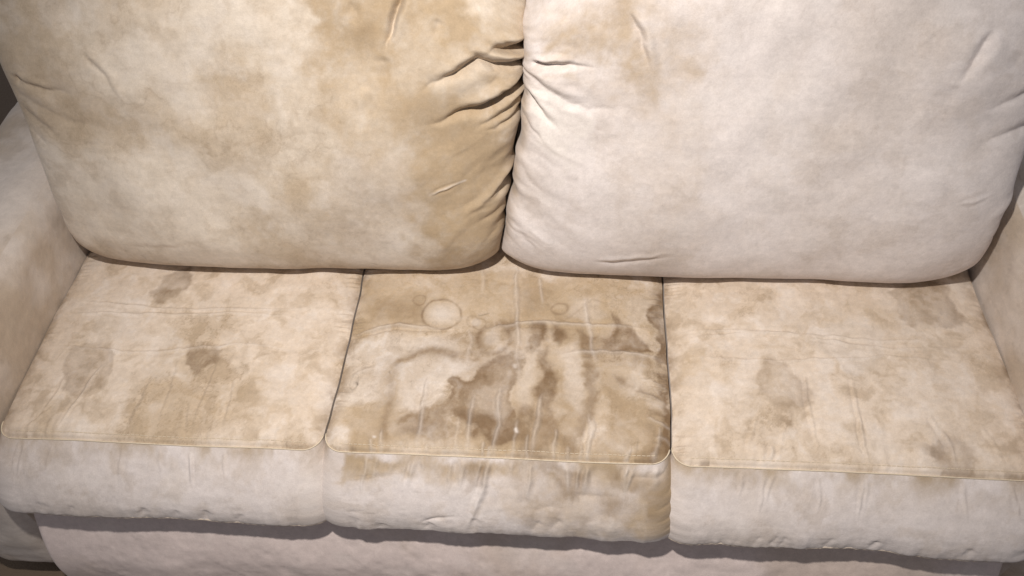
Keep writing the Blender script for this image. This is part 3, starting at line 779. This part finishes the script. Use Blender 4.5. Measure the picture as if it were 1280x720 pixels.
    drag = np.exp(-SD / .022) * np.clip(.6 + .9 * fbm(A2, SD, 26, seed + 331, 5, .6), 0, 1.3)   # soil carried over the edge
    for k in range(3):
        colb[..., k] += (TONE['tan'][k] * .9 - colb[..., k]) * np.clip(.75 * drag, 0, .85)
    grid_object('boxing', B, colb, M_CLOTH, t, loop_u=True, flip=True)
    # underside
    step = max(1, len(p) // 160)
    ring = B[::step, -1]; c0 = ring.mean(0)
    und = np.stack([ring, c0 + (ring - c0) * .5, np.repeat(c0[None], len(ring), 0)], 1)
    und[:, 1:, 2] = .006
    grid_object('bottom_panel', und, np.tile(np.array([.5, .42, .36]), und.shape[:2] + (1,)), M_CLOTH, t, loop_u=True)
    # welt along the top seam and piping along the lower one
    st = 3 if nu > 400 else 2
    top = [(p[i, 0], p[i, 1] + .001, ZT + .0010) for i in range(-26, nf + 26, st)]
    tube('top_seam', tired(top), .0012, M_THREAD, t, sides=6, wob=.5, seed=seed)
    low = [tuple(B[i, -3]) for i in range(0, len(p), st)]
    tube('piping', low, .0030, M_PIPE, t, closed=True, sides=8, wob=.25, seed=seed)
    # second row of topstitching, one short thread after another
    vs = []; fs = []
    x = -a + .03; rnd = random.Random(seed)
    jy = int(round((y0 + .013 - y0) / (y1 - y0) * (nv - 1)))
    while x < a - .03:
        L = .0062
        for k in range(2):
            i = int(np.clip(round((x + k * L + a) / (2 * a) * (nu - 1)), 0, nu - 1))
            z = Z[i, jy] + .0007
            for dy, dz in ((-.0007, 0), (0, .0007), (.0007, 0), (0, -.0007)):
                vs.append((x + k * L, y0 + .013 + dy, z + dz))
        b = len(vs) - 8
        for k in range(4):
            l = (k + 1) % 4
            fs.append((b + k, b + l, b + 4 + l, b + 4 + k))
        fs.append((b + 3, b + 2, b + 1, b)); fs.append((b + 4, b + 5, b + 6, b + 7))
        x += L + .0016 + .0006 * rnd.random()
    me = bpy.data.meshes.new('stitching'); me.from_pydata([tuple(v) for v in tired(vs)], [], fs); me.materials.append(M_THREAD)
    o = bpy.data.objects.new('stitching', me); COL.objects.link(o); o.parent = t; o['kind'] = 'stuff'
    return t


seat_cushion(0, 'seat cushion with dark brown stains and a round cup ring, between two other seat cushions', 11, (560, 500),
             SEAT_STAINS, SEAT_CREASES, FRONT_STAINS, FRONT_CREASES, .55, (.62, .52, .425))


def random_marks(seed):
    rnd = random.Random(seed)
    marks = []; creases = []; fc = []
    for i in range(7):
        cx, cy = rnd.uniform(-.26, .26), rnd.uniform(.04, .40); n = 9; R0 = rnd.uniform(.02, .075)
        pts = [(cx + R0 * rnd.uniform(.6, 1.3) * math.cos(k * 2 * math.pi / n), cy + R0 * rnd.uniform(.6, 1.3) * math.sin(k * 2 * math.pi / n)) for k in range(n)]
        marks.append(('blob', rnd.choice(['tan', 'brown', 'brown', 'light']), rnd.uniform(.2, .42), rnd.uniform(.004, .014), .02, pts))
    for i in range(9):
        x = rnd.uniform(-.27, .27); yt = rnd.uniform(.05, .22); dx = -x * .16 + rnd.uniform(-.012, .012)
        pts = [(x + dx, yt), (x + dx * .5, yt * .6), (x, .018)]
        creases.append((rnd.uniform(.7, 1.6), .0024, pts)); creases.append((-rnd.uniform(.5, 1.2), .003, [(q[0] - .006, q[1]) for q in pts]))
        fc.append((rnd.uniform(.7, 1.4), .0024, [(x, 0), (x - dx * .3, .03), (x - dx * .5, rnd.uniform(.04, .08))]))
        fc.append((-rnd.uniform(1.4, 2.4), .006, [(x + .03, .11), (x + .022, .13), (x + .02, .15)]))
    for i in range(3):
        y = rnd.uniform(.18, .38)
        creases.append((1.5, .0024, [(-.28, y), (-.1, y + rnd.uniform(-.02, .02)), (.1, y + rnd.uniform(-.02, .02)), (.28, y)]))
    return marks, creases, fc


for xc, sd, lab in ((-.6, 21, 'seat cushion with separate brown spots, beside an arm, below the tan-stained back cushion'),
                    (.6, 33, 'seat cushion with faint blotches, beside an arm, below the paler back cushion')):
    mk, cr, fc = random_marks(sd)
    # marks are written round the cushion's own middle
    SHIFT = xc * 7
    mv = lambda pts: [(q[0] + SHIFT, q[1]) for q in pts]
    seat_cushion(xc, lab, sd, (330, 300), [m[:5] + (mv(m[5]),) for m in mk], [(c[0], c[1], mv(c[2])) for c in cr],
                 [], [(c[0], c[1], mv(c[2])) for c in fc], .6, (.665, .56, .465), SHIFT, .3)


# ------------------------------------------------------------------ back cushions
def super_profile(n, npts, aspect):
    """even steps along |x|^n + |y|^n = 1 from x = -1 to 1; returns x, y"""
    th = np.linspace(0, np.pi, 6000)
    x = -np.sign(np.cos(th)) * np.abs(np.cos(th)) ** (2 / n)
    y = np.abs(np.sin(th)) ** (2 / n)
    L = np.concatenate([[0], np.cumsum(np.hypot(np.diff(x), np.diff(y) * aspect))])
    s = np.linspace(0, L[-1], npts)
    return np.interp(s, L, x), np.interp(s, L, y)


SEAM_T = [-.05, .02, .056, .158, .274, .381, .451, .518, .62]
SEAM_X = [-.024, -.020, -.015, .0, .0175, .029, .0345, .0355, .035]


def back_cushion(side, label, seed, stains, creases, GR, TB):
    xc = side * .45
    t = empty('back_cushion', (xc, BACK_Y, .447), label, 'cushion', 'back cushions on the sofa', rx=-LEAN)
    nu, nv = 640, 430
    Hh = .60
    ux, fu = super_profile(5.5, nu, .30)
    vx, fv = super_profile(4.0, nv, .45)
    tz = (vx + 1) / 2 * Hh
    seam = np.interp(tz, SEAM_T, SEAM_X) + side * .0012
    outer = side * .888
    xl = np.minimum(seam, outer) if side > 0 else np.full(nv, outer)
    xr = np.full(nv, outer) if side > 0 else seam
    k = (ux + 1) / 2
    WX = xl[None] + (xr - xl)[None] * k[:, None]          # world x
    TZ = np.repeat(tz[None], nu, 0)
    F = fu[:, None] * fv[None]
    Tf = .125
    belly = 1 + .10 * np.exp(-((TZ - .16) / .16) ** 2)
    low = .015 * fbm(WX, TZ, 3.6, seed, 3)
    D = Tf * F * belly + low * F
    ein = np.abs(WX - seam[None]); eout = np.abs(WX - outer)
    lift = .034 * (np.exp(-(ein / .055) ** 1.5) + np.exp(-(eout / .06) ** 1.5)) * np.clip(1 - TZ / .22, 0, 1) ** 2
    lift = lift - .070 * np.exp(-(ein / .065) ** 1.5) * smooth(.34, .60, TZ)
    P = np.stack([WX - xc, -D, TZ + lift], -1)
    h = crease_height(WX, TZ, creases, seed)
    h = h + .0006 * fbm(WX, TZ, 12, seed + 5, 2) + .00018 * fbm(WX, TZ, 50, seed + 6, 3)
    # slack cloth drawn toward the inner edge
    along = side * WX * .80 - TZ * .60; across = side * WX * .60 + TZ * .80
    pull = np.exp(-(ein / .11) ** 1.5) * smooth(.02, .14, TZ)
    h = h + .0058 * fbm(across + .01 * fbm(WX, TZ, 15, seed + 90, 3), along * .22, 24, seed + 7, 3, .45) * pull
    h = h + .0030 * fbm(WX * 1.3, TZ * .5, 7, seed + 12, 3) * smooth(.30, .55, TZ)
    h = h * smooth(0, .25, F)
    # upper corners sag away from the seam
    P = displace(P, h)
    col = stain_colour(WX, TZ, stains, seed, GR, TB, .26 if side < 0 else .14)
    grid_object('front_panel', P, col, M_CLOTH, t)
    # keep the rims of both panels on the same line
    ui = list(range(0, nu, 8)) + ([nu - 1] if (nu - 1) % 8 else [])
    vi = list(range(0, nv, 8)) + ([nv - 1] if (nv - 1) % 8 else [])
    Pb = np.stack([WX - xc, .055 * F, TZ + lift], -1)[np.ix_(ui, vi)]
    grid_object('back_panel', Pb, np.tile(np.array([.62, .54, .47]), Pb.shape[:2] + (1,)), M_CLOTH, t, flip=True)
    return t


BACK_Y = .477
shifted = lambda lst, dx, k: [(c[0] * .5, c[1] * 1.5, [(q[0] + dx, q[1] * k + .03) for q in c[2]]) for c in lst]
OUTER_LEFT = shifted(RIGHT_BACK_CREASES, -.90, .82)
OUTER_RIGHT = shifted(LEFT_BACK_CREASES, .91, .86)
LEFT_BACK_CREASES += OUTER_LEFT
RIGHT_BACK_CREASES += OUTER_RIGHT
back_cushion(-1, 'tan-stained back cushion with deep folds bunched at its upper inner edge', 51, LEFT_BACK_STAINS_SHADE, LEFT_BACK_CREASES, .85, (.69, .605, .515))
back_cushion(1, 'paler, smoother back cushion with one slanting pleat near its top', 57, RIGHT_BACK_STAINS, RIGHT_BACK_CREASES, .24, (.75, .685, .665))
